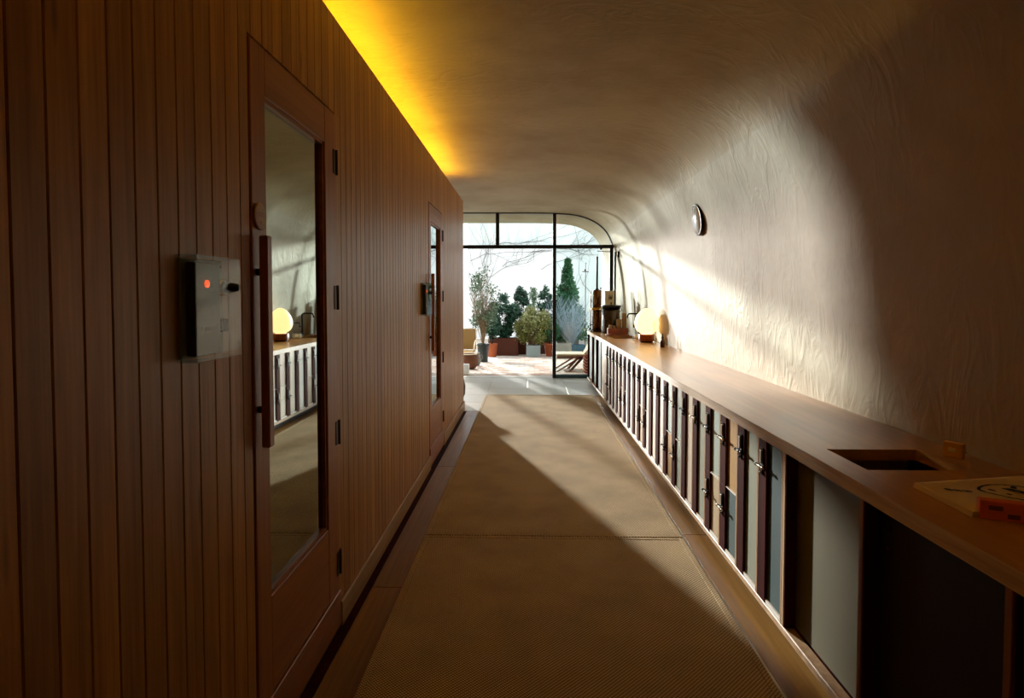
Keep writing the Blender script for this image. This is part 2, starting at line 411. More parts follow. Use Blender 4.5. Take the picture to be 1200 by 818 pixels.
# rugs
for nm, y0, y1, lab in (('rug', -5.0, 3.52, 'near length of brown sisal runner, up to the cross seam'),
                        ('rug', 3.53, 8.6, 'far sunlit length of sisal runner reaching the stone floor')):
    t = empty(nm, ((-.63 + .917) / 2, (y0 + y1) / 2, 0), label=lab, cat='rug', group='sisal runners')
    hx = .77; hy = (y1 - y0) / 2
    g = MB(); g.bbox(-hx + .03, hx - .03, -hy + .03, hy - .03, .0005, .011, .003); g.build('pile', 'rug', t)
    e = MB()
    for a in ((-hx, -hx + .03, -hy, hy), (hx - .03, hx, -hy, hy), (-hx + .03, hx - .03, -hy, -hy + .03), (-hx + .03, hx - .03, hy - .03, hy)):
        e.bbox(a[0], a[1], a[2], a[3], .0005, .0125, .003)
    e.build('border', 'rug', t)

# ------------------------------------------------ left panelled wall
XL = -.83
wl = MB().box(-2.55, XL - .022, YB + .01, 7.53, 0, 2.61).build('wall_left', 'cedar_h', kind='structure')
DZ = 2.217
doors = ((1.767, 2.545), (4.927, 5.695))
P = .0768
def board_mesh(w, z0, z1):
    mb = MB(); h = w / 2
    pts = [(XL - .021, -h), (XL - .004, -h), (XL - .0025, -h + .0006), (XL, -h + .0028), (XL, h - .0028), (XL - .0025, h - .0006), (XL - .004, h), (XL - .021, h)]
    mb.prism(pts, z0, z1, 2); return mb.mesh('board', 'cedar')
cache = {}
def board(yc, w, z0, z1):
    k = (round(w, 4), round(z0, 3), round(z1, 3))
    if k not in cache: cache[k] = board_mesh(w, z0, z1)
    inst(cache[k], 'board', wl, (0, yc, 0))
y = 0.937 - P * 90
TOPZ = 2.632
rest_boards = []
while y < 7.53:
    y0, y1 = y, min(y + P, 7.53)
    inside = None
    for d0, d1 in doors:
        if y1 > d0 - .006 and y0 < d1 + .006: inside = (d0, d1)
    if y1 < -1.2 and not inside: rest_boards.append((y0, y1))
    elif not inside: board((y0 + y1) / 2, y1 - y0 - .0012, .02, TOPZ)
    else:
        d0, d1 = inside
        board((y0 + y1) / 2, y1 - y0 - .0012, DZ + .008, TOPZ)
        if y0 < d0 - .006 and d0 - .006 - y0 > .012: board((y0 + d0 - .006) / 2, d0 - .006 - y0, .02, DZ + .008)
        if y1 > d1 + .006 and y1 - d1 - .006 > .012: board((y1 + d1 + .006) / 2, y1 - d1 - .006, .02, DZ + .008)
    y += P
q = MB()
for a, b in rest_boards: q.box(XL - .021, XL, a + .001, b - .001, .02, TOPZ)
q.build('boards_behind', 'cedar', wl, weld=False, kind='stuff')
# end of the box: corner post and end boards
me_e = MB().bbox(-.036, .036, 0, .02, .02, TOPZ, .004).mesh('board', 'cedar')
for k in range(22): inst(me_e, 'board', wl, (XL - .04 - .0768 * k, 7.53, 0))
MB().box(-2.55, XL - .002, YB + .02, 7.55, 2.61, TOPZ - .004).build('top_board', 'cedar_h', wl)
for i, (a, b) in enumerate(((YB, doors[0][0] - .006), (doors[0][1] + .006, doors[1][0] - .006), (doors[1][1] + .006, 7.53))):
    g = MB(); g.prism([(XL + .001, 0.0), (XL + .014, 0.0), (XL + .014, .10), (XL + .009, .11), (XL + .001, .11)], a, b, 1)
    g.build('baseboard_left', 'base_wood', kind='structure')

def door(i, d0, d1, sign):
    r = empty('door_%d' % i, (XL, d0, 0), kind='structure')
    w = d1 - d0; th = .004; B = -.019
    lw = .1; rw = .13
    MB().bbox(B, th, 0, lw, .012, DZ, .003).build('stile', 'door_wood', r)
    MB().bbox(B, th, w - rw, w, .012, DZ, .003).build('stile', 'door_wood', r)
    MB().bbox(B, th - .001, lw, w - rw, 2.07, DZ, .003).build('rail', 'door_wood_h', r)
    MB().bbox(B, th - .001, lw, w - rw, .168, .482, .003).build('rail', 'door_wood_h', r)
    MB().bbox(B, th + .006, .0, w, .012, .165, .003).build('kick_board', 'door_wood_h', r)
    f = MB()
    for a in ((lw, lw + .012, .482, 2.07), (w - rw - .012, w - rw, .482, 2.07)): f.box(-.02, th - .008, a[0], a[1], a[2], a[3])
    f.box(-.02, th - .008, lw, w - rw, .482, .494); f.box(-.02, th - .008, lw, w - rw, 2.058, 2.07)
    f.build('glazing_bead', 'door_wood_h', r)
    MB().box(-.0205, -.0185, lw + .001, w - rw - .001, .483, 2.069).build('glass_pane', 'mirror', r, label='dark reflecting glass pane')
    g = MB(); g.box(-.0215, -.018, -.007, 0, 0, DZ + .008); g.box(-.0215, -.018, w, w + .006, 0, DZ + .008); g.box(-.0215, -.018, 0, w, DZ, DZ + .008)
    g.build('door_gap', 'espresso_gap', r)
    h = MB(); h.bbox(.018, .044, .010, .046, .985, 1.63, .004); hh = h.build('handle', 'door_wood', r)
    for z in (1.10, 1.52):
        s = MB(); s.lathe([(.011, .0042), (.011, .0185)], 12, (0, .028, z), 'X'); s.build('handle_standoff', 'bronze', hh)
    for z in (2.015, 1.44, .858, .288):
        q = MB(); q.box(th - .001, th + .003, w - .034, w - .002, z - .05, z + .05); q.lathe([(.006, z - .052), (.006, z + .052)], 10, (th + .004, w + .001, 0)); q.box(.0005, .0035, w + .007, w + .03, z - .05, z + .05)
        q.build('hinge', 'bronze', r)
    if sign:
        q = MB(); q.lathe([(.038, .0042), (.041, .006), (.041, .010), (.038, .012)], 32, (0, .043, 1.69), 'X'); s = q.build('round_sign', 'base_wood', r, label='round pale wooden disc')
        e = MB()
        for z, ww in ((1.70, .03), (1.692, .022)): e.box(.0118, .0126, .043 - ww / 2, .043 + ww / 2, z - .0015, z + .0015)
        e.box(.0118, .0126, .039, .047, 1.668, 1.676); e.build('engraving', 'door_wood', s)
    return r
M['espresso_gap'] = plain('gap_black', '#120804', .9)
door(1, doors[0][0], doors[0][1], True)
door(2, doors[1][0], doors[1][1], False)

# ------------------------------------------------ sauna controllers in clear cases
def controller(y0, lab):
    t = empty('sauna_control', (XL, y0, 1.29), label=lab, cat='control panel', group='sauna controls in clear cases')
    H = .256
    MB().bbox(.0005, .006, .012, .205, .006, H - .006, .002).build('back_plate', 'mutedgreen', t)
    MB().bbox(.006, .030, .030, .142, .012, H - .016, .003).build('control_unit', 'darkplastic', t)
    MB().bbox(.0295, .033, .031, .141, .013, H - .017, .001).build('face_plate', 'panelgrey', t)
    q = MB(); q.lathe([(.0095, .033), (.0095, .036), (.006, .038)], 20, (0, .078, .188), 'X'); q.build('indicator_lamp', 'orange_lamp', t)
    MB().box(.033, .0345, .094, .105, .177, .2).build('switch', 'darkplastic', t)
    for a in ((.085, .118, .166), (.05, .07, .130), (.05, .07, .110)): MB().box(.033, .0336, a[0], a[1], a[2], a[2] + .0022).build('printed_mark', 'darkplastic', t)
    MB().box(.033, .0336, .098, .108, .108, .128).build('printed_mark', 'darkplastic', t)
    q = MB(); q.prism([(.054, .068), (.060, .068), (.060, .083), (.054, .083)], .033, .0336, 0)
    q.prism([(.066, .070), (.118, .073), (.120, .085), (.068, .082)], .033, .0336, 0)
    q.build('printed_lettering', 'panelgrey_light', t, kind='stuff')
    q = MB(); q.lathe([(.022, .006), (.022, .026), (.018, .030)], 24, (0, .176, .180), 'X'); q.build('dial', 'steel', t)
    q = MB(); q.lathe([(.017, .027), (.015, .042), (.009, .064), (.004, .067)], 20, (0, .176, .180), 'X'); q.build('knob', 'darkplastic', t)
    MB().bbox(.006, .03, .160, .192, .064, .098, .003).build('terminal_block', 'wicker', t)
    for a, b in ((.195, .235), (.178, .135), (.178, .035)):
        q = MB(); q.lathe([(.004, .006), (.004, .010)], 10, (0, a, b), 'X'); q.build('screw', 'darkplastic', t)
    g = MB(); d = .052; w = .003
    g.box(d - w, d, 0, .215, 0, H)
    g.box(.0006, d - w, 0, w, 0, H); g.box(.0006, d - w, .215 - w, .215, 0, H)
    g.box(.0006, d - w, w, .215 - w, 0, w); g.box(.0006, d - w, w, .215 - w, H - w, H)
    g.build('clear_cover', 'acrylic', t, label='clear acrylic cover')
    return t
M['panelgrey_light'] = plain('pale_print', '#a8a69c', .5)
controller(1.378, 'clear-cased sauna control with glowing orange lamp, left of the near door')
controller(4.56, 'small far clear-cased control beside the second glass door')

# ------------------------------------------------ LED strip on top of the panelled box
t = empty('led_strip', (-1.0, 2.2, TOPZ), label='hidden yellow light strip glowing along the top of the panelled wall', cat='light strip')
MB().box(-.02, .02, -5.1, 5.0, -.003, .008).build('channel', 'steel', t)
MB().box(-.016, .016, -5.08, 4.98, .009, .014).build('diffuser', 'led', t)

# ------------------------------------------------ window wall
w1 = empty('window_1', (0, YW, 0), kind='structure')
def wbar(x0, x1, z0, z1, y0=-.035, y1=.035, n='frame_bar', m='black'): return MB().bbox(x0, x1, y0, y1, z0, z1, .003).build(n, m, w1)
wbar(.41, .47, 0.004, 2.868, n='mullion')
wbar(-1.25, -1.19, 2.322, 2.883, n='mullion')
wbar(-.58, -.52, 2.325, 2.882, n='mullion')
wbar(-2.6, 1.46, 2.262, 2.322, n='transom')
wbar(1.395, 1.455, .004, 2.262, n='jamb')
wbar(1.475, 1.505, .004, 2.2, y0=-.03, y1=.03, n='jamb', m='darkgreen') if 'darkgreen' in M else None
# arched head rim following the vault, thin
rim = MB(); pr = [p for p in SP if p[1] > 2.26]
inn = []
for i, p in enumerate(pr):
    a = Vector(pr[max(i - 1, 0)]); b = Vector(pr[min(i + 1, len(pr) - 1)]); tt = (b - a).normalized(); inn.append((p[0] - tt.y * .016, p[1] + tt.x * .016))
n = len(pr); vs = [(p[0], y, p[1]) for y in (-.03, .03) for p in pr] + [(p[0], y, p[1]) for y in (-.03, .03) for p in inn]
fs = []
for i in range(n - 1):
    fs += [(i, i + 1, n + i + 1, n + i), (2 * n + i, 3 * n + i, 3 * n + i + 1, 2 * n + i + 1), (i, 2 * n + i, 2 * n + i + 1, i + 1), (n + i, n + i + 1, 3 * n + i + 1, 3 * n + i)]
rim.add(vs, fs).build('arched_head', 'rimgrey' if 'rimgrey' in M else 'latch', w1)
def pane(poly, y=0, name='glass_pane'): return MB().prism(poly, y - .003, y + .003, 1).build(name, 'glass', w1)
pane([(.47, .06), (1.395, .06), (1.395, 2.262), (.47, 2.262)])
pane([(-2.6, 2.322), (-1.25, 2.322), (-1.25, 2.87), (-2.6, 2.87)])
pane([(-1.19, 2.322), (-.58, 2.322), (-.58, 2.87), (-1.19, 2.87)])
pane([(-.52, 2.322), (.41, 2.322), (.41, 2.86), (-.52, 2.87)])
pane([(.47, 2.322)] + [(1.42, 2.322)] + [p for p in inn if .47 < p[0] < 1.43])
wbar(.47, 1.395, .004, .06, -.02, .02, 'bottom_rail', 'blue')
g = MB(); g.prism([(1.455, 0)] + [(1.455, 2.262)] + [(p[0] - .002, p[1]) for p in SP[::-1] if p[1] <= 2.262 and p[1] >= 0], -.003, .003, 1)
g.build('side_glass_pane', 'glass', w1)

# ------------------------------------------------ patio
M['grout'] = plain('grout', '#8d857b', .9)
pf = MB().box(-7, 6, 10.66, 21, -.3, -.035).build('patio_floor', 'grout', kind='structure')
bc = ['#ddd3c8', '#d8c2b4', '#d2b3a2', '#d6cfc6', '#c9bbb0', '#e0dad2']
for i, c in enumerate(bc): M['brick%d' % i] = plain('paver_%d' % i, c, .8, var=.1, bscale=20)
bms = [MB().bbox(-.098, .098, -.048, .048, -.05, 0, .003).mesh('brick', 'brick%d' % i) for i in range(6)]
cnt = 0; rest = [MB() for _ in range(6)]
for j in range(40):
    yb = 10.715 + j * .1
    for i in range(-8 if j < 26 else -9, 10):
        x = i * .2 + (.1 if j % 2 else 0)
        if x < -1.95 + 0 or x > 1.75: continue
        k = random.randrange(6); dz = -.006 * random.random()
        if cnt < 300 and -1.75 < x < 1.35:
            inst(bms[k], 'brick', pf, (x, yb, dz)); cnt += 1
        else: rest[k].bbox(x - .098, x + .098, yb - .048, yb + .048, -.05, dz, .003)
allr = MB()
for k, r in enumerate(rest):
    allr.cur = k; allr.add(r.v, r.f)
allr.build('paving_bricks', ['brick%d' % k for k in range(6)], pf, weld=False, kind='stuff')
bw = MB().box(-2.05, 5, 20, 20.2, 0, 5.2).build('wall_patio', 'white_wall', kind='structure')
MB().box(2.3, 2.5, 12.0, 20, 0, 4.6).build('wall_patio_side', 'white_wall', kind='structure')
st = MB().bbox(-1.62, -1.10, 10.78, 10.98, -.001, .185, .006).build('step_block', 'white_wall'); tag(st, 'low white block beside the panelled wall at the patio edge', 'block')

# ================================================================== COUNTER
TH = .0088
FX = 1.05
def loc(u, y, z=0):        # u: distance behind the counter front, y: world depth
    v = y - 1.3
    return (FX + u * math.cos(TH) - v * math.sin(TH), 1.3 + v * math.cos(TH) + u * math.sin(TH), z)
Z0, Z1 = .0905, .8175        # under / top of the cabinet openings
# worktop
wt = empty('worktop', loc(0, 1.3, 0), TH, label='long brown wooden worktop running from the near right to the window', cat='worktop')
g = MB()
def seg(y0, y1, u0=-.0, u1=None):
    v0, v1 = y0 - 1.3, y1 - 1.3
    def back(v): return (1.626 + math.sin(TH) * v - FX) if u1 is None else u1
    vs = [(u0, v0, .818), (back(v0), v0, .818), (back(v1), v1, .818), (u0, v1, .818)]
    g.add(vs + [(a, b, .86) for a, b, c in vs], [(0, 3, 2, 1), (4, 5, 6, 7), (0, 1, 5, 4), (1, 2, 6, 5), (2, 3, 7, 6), (3, 0, 4, 7)])
HU0, HU1 = .10, .44
seg(-1.2, 2.03); seg(2.03, 2.305, 0, HU0); seg(2.03, 2.305, HU1); seg(2.305, 8.15); seg(8.15, 8.75, 0, .17); seg(8.15, 8.75, .52); seg(8.75, 10.0)
g.build('top_panel', 'top_wood', wt, weld=False)
g = MB(); g.box(-.004, 0, -2.5, 8.7, .812, .86); g.build('edge_band', 'ply_edge', wt)
sk = empty('sink', loc(0, 1.3, 0), TH, label='small dark basin let into the worktop in front of the wooden caddy', cat='sink')
g = MB(); g.box(.171, .519, 6.851, 7.449, .66, .664); g.box(.171, .175, 6.851, 7.449, .664, .8165); g.box(.515, .519, 6.851, 7.449, .664, .8165); g.box(.175, .515, 6.851, 6.855, .664, .8165); g.box(.175, .515, 7.445, 7.449, .664, .8165)
g.build('basin', 'black', sk)
# plinth + continuous bottom rail
pn = empty('counter_base', loc(0, 1.3, 0), TH, label='pale rail and dark toe recess running under all the lockers', cat='plinth')
MB().bbox(0.0, .045, -2.5, 8.68, .06, .09, .003).build('bottom_rail', 'ply', pn)
MB().box(.06, .10, -2.5, 8.66, 0, .06).build('toe_recess', 'espresso_gap', pn)
MB().box(.047, .5, -2.5, 8.66, .062, .088).build('deck', 'walnut', pn)

def carcass(t, w, m='ply', dpt=.5, tk=.009, both=True):
    MB().bbox(0, dpt, 0, tk, Z0, Z1, .001).build('side_panel', m, t)
    MB().bbox(0, dpt, w - tk, w, Z0, Z1, .001).build('side_panel', m, t)
    MB().box(dpt - .01, dpt, tk, w - tk, Z0, Z1).build('back_panel', 'walnut', t)

LP = .2625; LY = 2.455
tiers = {0: [('teal',)], 1: ['greygreen'], 2: ['ochre', 'teal'], 3: ['paleteal', 'beige'], 4: ['greygreen'], 5: ['cream'], 6: ['paleteal', 'paleteal'], 7: ['paleteal', 'ochre'],
         8: ['white'], 9: ['cream'], 10: ['paleteal', 'white'], 11: ['white', 'beige'], 12: ['pink'], 13: ['white'], 14: ['cream', 'white'], 15: ['pink', 'cream'], 16: ['cream'], 17: ['white'], 18: ['cream', 'beige'], 19: ['paleteal', 'white']}
tiers[0] = ['teal']
ordn = ['first', 'second', 'third', 'fourth', 'fifth', 'sixth', 'seventh', 'eighth', 'ninth', 'tenth', 'eleventh', 'twelfth', 'thirteenth', 'fourteenth', 'fifteenth', 'sixteenth', 'seventeenth', 'eighteenth', 'nineteenth', 'twentieth']
cname = {'teal': 'dark teal', 'greygreen': 'grey-green', 'ochre': 'ochre', 'paleteal': 'pale teal', 'beige': 'beige', 'cream': 'cream', 'white': 'white', 'pink': 'pinkish beige'}
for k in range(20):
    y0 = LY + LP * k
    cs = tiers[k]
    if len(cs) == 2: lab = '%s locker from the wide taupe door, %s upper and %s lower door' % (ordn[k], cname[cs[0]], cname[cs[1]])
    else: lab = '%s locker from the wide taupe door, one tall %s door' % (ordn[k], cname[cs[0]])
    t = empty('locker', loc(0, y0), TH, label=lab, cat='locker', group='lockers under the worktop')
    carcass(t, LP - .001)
    knob = 'steel' if k % 4 in (0, 2) else 'latch'
    if len(cs) == 2: spans = [(Z0 + .02, .438), (.446, Z1 - .004)]
    else: spans = [(Z0 + .02, Z1 - .004)]
    spans = spans[::-1]
    for (a, b), cc in zip(spans, cs):
        d = MB().bbox(.013, .03, .0105, LP - .0935, a, b, .0015).build('door', 'd_' + cc, t, label=cname[cc] + ' door')
        s = MB(); s.bbox(.001, .03, LP - .093, LP - .0115, a - (.018 if a < .2 else .004), b + (0 if a < .2 and len(cs) == 2 else .003), .0012); s.build('pull_strip', 'walnut', d)
        q = MB(); z = b - .085
        # latch objects are sub-parts of the door
        yy = LP - .052
        q = MB(); fx = .0008
        for e in ((yy - .017, yy - .010, z - .04, z + .045), (yy + .010, yy + .017, z - .04, z + .045), (yy - .010, yy + .010, z + .038, z + .045), (yy - .010, yy + .010, z - .04, z - .033)):
            q.box(fx - .006, fx, *e)
        q.box(fx - .008, fx, yy - .026, yy + .026, z - .050, z - .028)
        q.lathe([(.013, fx - .006), (.013, fx)], 14, (0, yy, z - .064), 'X')
        q.build('latch', 'latch', d)
        MB().bbox(fx - .011, fx - .0005, yy - .0055, yy + .0055, z - .024, z + .034, .001).build('latch_plate', 'pale_steel', d)
        q = MB(); q.tube([(fx - .014, yy - .034, z - .038), (fx - .014, yy + .034, z - .038)], .0045, 8)
        for s_ in (-1, 1): q.ell((fx - .014, yy + s_ * .036, z - .038), .008, .012, .008, 10, 6)
        q.ell((fx - .0095, yy, z - .066), .005, .006, .006, 8, 6)
        q.build('latch_bar', knob, d)
    MB().box(.004, .012, .010, LP - .094, Z0 + .001, Z0 + .02).build('painted_glint', 'paper', t)  # white colour stands in for sunlight glinting at the door foot
    if len(cs) == 2:
        MB().box(.004, .45, .010, LP - .094, .4395, .4445).build('shelf', 'paper', t)

# near cabinets
def cabinet(y0, y1, col, lab, post='brown_post', hole=True, depth=.048):
    w = y1 - y0
    t = empty('cabinet', loc(0, y0), TH, label=lab, cat='cabinet', group='wide cabinets under the worktop')
    MB().bbox(0, .5, 0, .022, Z0, Z1, .0015).build('side_panel', post, t)
    MB().box(.49, .5, .022, w, Z0, Z1).build('back_panel', 'walnut', t)
    d = MB().bbox(depth, depth + .018, .024, w - .001, Z0 + .004, Z1 - .004, .0015).build('door', 'd_' + col, t)
    MB().box(.002, depth - .001, w - .006, w - .001, Z0, Z1 - .002).build('door_return', 'walnut', t)
    if hole:
        q = MB(); q.lathe([(.016, depth - .003), (.016, depth)], 18, (0, w - .05, .745), 'X'); q.build('finger_hole', 'espresso_gap', d)
        q = MB(); q.lathe([(.006, depth - .004), (.006, depth - .0002)], 12, (0, w - .05, .68), 'X'); q.build('lock', 'brass', d)
    return t
tc_ = cabinet(1.875, 2.43, 'taupe', 'wide cabinet with flat taupe door between the dark door and the lockers', hole=False)
MB().bbox(0, .5, .5555, .578, Z0, Z1, .0015).build('end_post', 'ply', tc_)
cabinet(1.305, 1.873, 'espresso', 'wide cabinet with very dark brown door and small brass lock')
cabinet(.735, 1.303, 'espresso', 'nearest cabinet cut off by the right edge of the frame')
cabinet(.165, .733, 'espresso', 'dark cabinet beyond the right frame edge, next to the nearest one')
# far cabinets
cabinet(7.71, 8.22, 'cream', 'cream-fronted cabinet at the far end of the lockers', 'ply', False, .01)
cabinet(8.222, 8.78, 'slate', 'grey-green cabinet under the sink near the window', 'walnut', False, .03)
cabinet(8.782, 9.30, 'paleteal', 'pale teal cabinet second from the window end of the counter', 'walnut', False, .03)
cabinet(9.302, 9.95, 'espresso', 'dark end cabinet beside the window', 'black', False, .03)

# ================================================================== THINGS ON THE COUNTER
ZT = .8605
# egg lamp
t = empty('table_lamp', (1.475, 7.53, ZT), label='glowing white egg-shaped table lamp on a reddish wooden base', cat='lamp')
q = MB(); q.lathe([(.075, 0), (.085, .003), (.085, .012), (.078, .016)], 28); q.build('foot', 'bronze', t)
q = MB(); q.lathe([(.098, .018), (.1, .022), (.1, .098), (.096, .102)], 32); q.build('base', 'redwood', t)
q = MB(); pf_ = [(.07, .103)]
for i in range(1, 20):
    a = math.pi * i / 20; rr = math.sin(a); zz = -math.cos(a)
    pf_.append((.145 * rr * (1 - .2 * zz), .262 + .165 * zz))
pf_.append((.0, .427)); q.lathe([p for p in pf_ if p[1] >= .103], 36, cap=False); q.build('glass_shade', 'lampglow', t)
q = MB(); q.tube([(.1, -.02, .02), (.13, -.06, .006), (.14, -.12, .005), (.145, -.2, .004)], .004, 6); q.build('cord', 'darkplastic', t)
# bottle and bud vase
t = empty('dropper_bottle', (1.51, 6.80, ZT), label='small dark amber dropper bottle right of the egg lamp', cat='bottle')
q = MB(); q.lathe([(.022, 0), (.026, .004), (.026, .06), (.022, .075), (.011, .085), (.011, .098)], 20); q.build('body', 'amber', t)
q = MB(); q.lathe([(.014, .098), (.014, .118), (.009, .122), (.008, .15), (.003, .156)], 16); q.tube([(0, 0, .135), (-.006, -.018, .142), (-.01, -.028, .138)], .006, 8); q.build('pump_cap', 'darkplastic', t)
t = empty('bud_vase', (1.515, 7.17, ZT), label='slim clear bud vase with a thin green sprig behind the amber bottle', cat='vase')
q = MB(); q.lathe([(.02, 0), (.03, .01), (.03, .05), (.012, .085), (.014, .1)], 20); q.build('vase_body', 'acrylic', t)
q = MB(); q.tube([(0, 0, .01), (-.01, .0, .12), (-.025, .0, .22), (-.02, 0, .27)], .002, 5); q.build('stem', 'leaf_olive', t)
q = MB()
for i in range(14):
    z = .12 + .011 * i; s = 1 if i % 2 else -1; x = -.01 - .015 * i / 14
    q.add([(x, 0, z), (x + s * .014, .006, z + .01), (x + s * .03, 0, z + .02), (x + s * .014, -.006, z + .006)], [(0, 1, 2, 3)])
q.build('leaves', 'leaf_olive', t)
# faucets
def faucet(x, y, h, lab):
    t = empty('faucet', (x, y, ZT), label=lab, cat='faucet', group='black faucets at the sink')
    q = MB(); q.lathe([(.026, 0), (.026, .01), (.018, .014), (.018, .06)], 18); q.build('base', 'black', t)
    q = MB(); pts = [(0, 0, .05), (0, 0, h - .03)] + [(-.03 + .03 * math.cos(R(a)), 0, h - .03 + .03 * math.sin(R(a))) for a in (30, 60, 90)] + [(-.13, 0, h), (-.155, 0, h - .008), (-.165, 0, h - .03), (-.165, 0, h - .06)]
    q.tube(pts, .011, 10); q.build('spout', 'black', t)
    q = MB(); q.tube([(0, 0, .07), (0, -.06, .075)], .008, 8); q.build('lever', 'black', t)
faucet(1.55, 7.72 + .22, .22, 'small black gooseneck faucet behind the egg lamp')
faucet(1.55, 8.45, .33, 'tall black square-necked faucet over the sink')
# cups
for k, (x, y) in enumerate(((1.53, 8.12), (1.45, 8.06), )):
    t = empty('cup', (x, y, ZT), label=('small white cup against the wall left of the egg lamp', 'small white cup nearer the front, beside the sink')[k], cat='cup', group='white cups by the sink')
    q = MB(); q.lathe([(.022, 0), (.03, .004), (.036, .06), (.034, .06), (.028, .008), (0, .006)], 20, cap=False); q.build('body', 'paper', t)
    q = MB(); q.tube([(-.033, 0, .048), (-.055, 0, .045), (-.055, 0, .02), (-.03, 0, .016)], .004, 6); q.build('handle', 'paper', t)
# wooden caddy with tan cartons
t = empty('wooden_caddy', (1.33, 9.02, ZT), label='reddish wooden tray box standing behind the sink', cat='tray')
q = MB(); q.bbox(-.15, .15, -.07, -.058, .0, .095); q.bbox(-.15, .15, .058, .07, .0, .095); q.bbox(-.15, -.138, -.058, .058, 0, .095); q.bbox(.138, .15, -.058, .058, 0, .095); q.build('box', 'redwood', t)
MB().box(-.138, .138, -.058, .058, .0, .01).build('base_panel', 'redwood', t)
for k, (x, h, w, lab) in enumerate(((-.105, .13, .05, 'shortest tan tube in the wooden caddy, at its left'), (-.048, .12, .045, 'low tan tube second from left in the wooden caddy'), (.02, .22, .075, 'middle-height tan carton in the wooden caddy'), (.098, .31, .07, 'tallest tan tube in the wooden caddy, at its right'))):
    q = MB(); q.lathe([(w / 2 - .004, 0), (w / 2, .004), (w / 2, h - .012), (w / 2 - .002, h - .01), (w / 2 - .002, h)], 20)
    o = q.build('tube_carton', 'cardtan', loc=(1.33 + x, 9.02, ZT + .0105)); tag(o, lab, 'carton', 'tan tubes in the wooden caddy')
# low board under the sink front
o = MB().bbox(-.17, .17, -.06, .06, 0, .012, .003).build('wooden_tray', 'redwood', loc=(1.3, 8.84, ZT)); tag(o, 'thin flat brown board lying in front of the wooden caddy', 'board')
# urn
t = empty('water_urn', (1.28, 9.36, ZT), label='large dark glossy round urn with flat black lid', cat='urn')
q = MB(); q.lathe([(.14, 0), (.145, .006), (.145, .012)], 40); q.build('foot', 'darkplastic', t)
q = MB(); q.lathe([(.136, .012), (.138, .02), (.138, .40)], 40); q.build('body', 'urnmetal' if 'urnmetal' in M else 'bronze', t)
q = MB(); q.lathe([(.15, .40), (.155, .405), (.155, .425), (.12, .437), (.02, .442)], 40); l = q.build('lid', 'darkplastic', t)
q = MB(); q.lathe([(.006, .44), (.006, .455), (.016, .462), (.016, .472), (.008, .478)], 16); q.build('lid_knob', 'darkplastic', l)
for s in (-1, 1):
    q = MB(); q.tube([(s * .137, 0, .34), (s * .165, 0, .345), (s * .165, 0, .37), (s * .15, 0, .39)], .007, 8); q.build('handle', 'darkplastic', t)
# copper boiler
t = empty('copper_boiler', (1.10, 9.72, ZT), label='tall copper two-tier water boiler with black flue pipe', cat='boiler')
q = MB(); q.lathe([(.085, 0), (.088, .01), (.078, .02), (.076, .03)], 36); q.build('foot', 'bronze', t)
q = MB(); q.lathe([(.076, .03), (.076, .335), (.07, .345)], 36); q.build('lower_tank', 'copper', t)
q = MB(); q.lathe([(.07, .345), (.105, .35), (.105, .362), (.08, .37), (.1, .376), (.1, .386), (.07, .39)], 36); q.build('flange', 'brass', t)
q = MB(); q.lathe([(.07, .39), (.07, .66), (.064, .672), (.02, .68)], 36); q.build('upper_tank', 'copper', t)
q = MB(); q.lathe([(.016, .675), (.016, 1.21), (.012, 1.215)], 16); q.build('flue_pipe', 'black', t)
q = MB(); q.ell((.055, -.03, .70), .012, .012, .014, 12, 8); q.lathe([(.02, .675), (.028, .68), (.028, .69), (.018, .696)], 16); q.build('valve', 'latch', t)
q = MB(); q.tube([(-.075, -.02, .11), (-.11, -.045, .11), (-.12, -.05, .09)], .009, 8); q.ell((-.112, -.045, .125), .014, .014, .007, 10, 6); q.build('tap', 'latch', t)
q = MB(); q.tube([(-.1, 0, .03), (-.1, 0, .66)], .008, 8); q.tube([(-.1, 0, .36), (-.06, 0, .36)], .006, 6); q.build('sight_tube', 'steel', t)
# carton with dark sprig shapes on its face, standing behind the urn against the window
t = empty('cream_carton', (1.315, 9.86, ZT), label='cream carton with a dark sprig shape, standing behind the black urn', cat='carton')
MB().bbox(-.075, .075, -.05, .05, 0, .66, .003).build('box', 'cream', t)
q = MB()
for x, h in ((-.008, .12), (.014, .1), (.034, .13)): q.prism([(x, .5), (x + .012, .55), (x + .006, .5 + h), (x - .008, .54)], -.0512, -.0502, 1)
q.build('dark_sprig', 'ink', t)
# black knobbed tap at counter end
t = empty('black_valve', (1.0, 9.62, ZT), label='small black valve handle on the worktop corner at the window', cat='valve')
q = MB(); q.lathe([(.012, 0), (.012, .03)], 12); q.build('stem', 'darkplastic', t)
q = MB(); q.ell((-.018, 0, .05), .02, .02, .02, 12, 8); q.ell((.02, 0, .035), .016, .016, .015, 12, 8); q.build('handle', 'darkplastic', t)

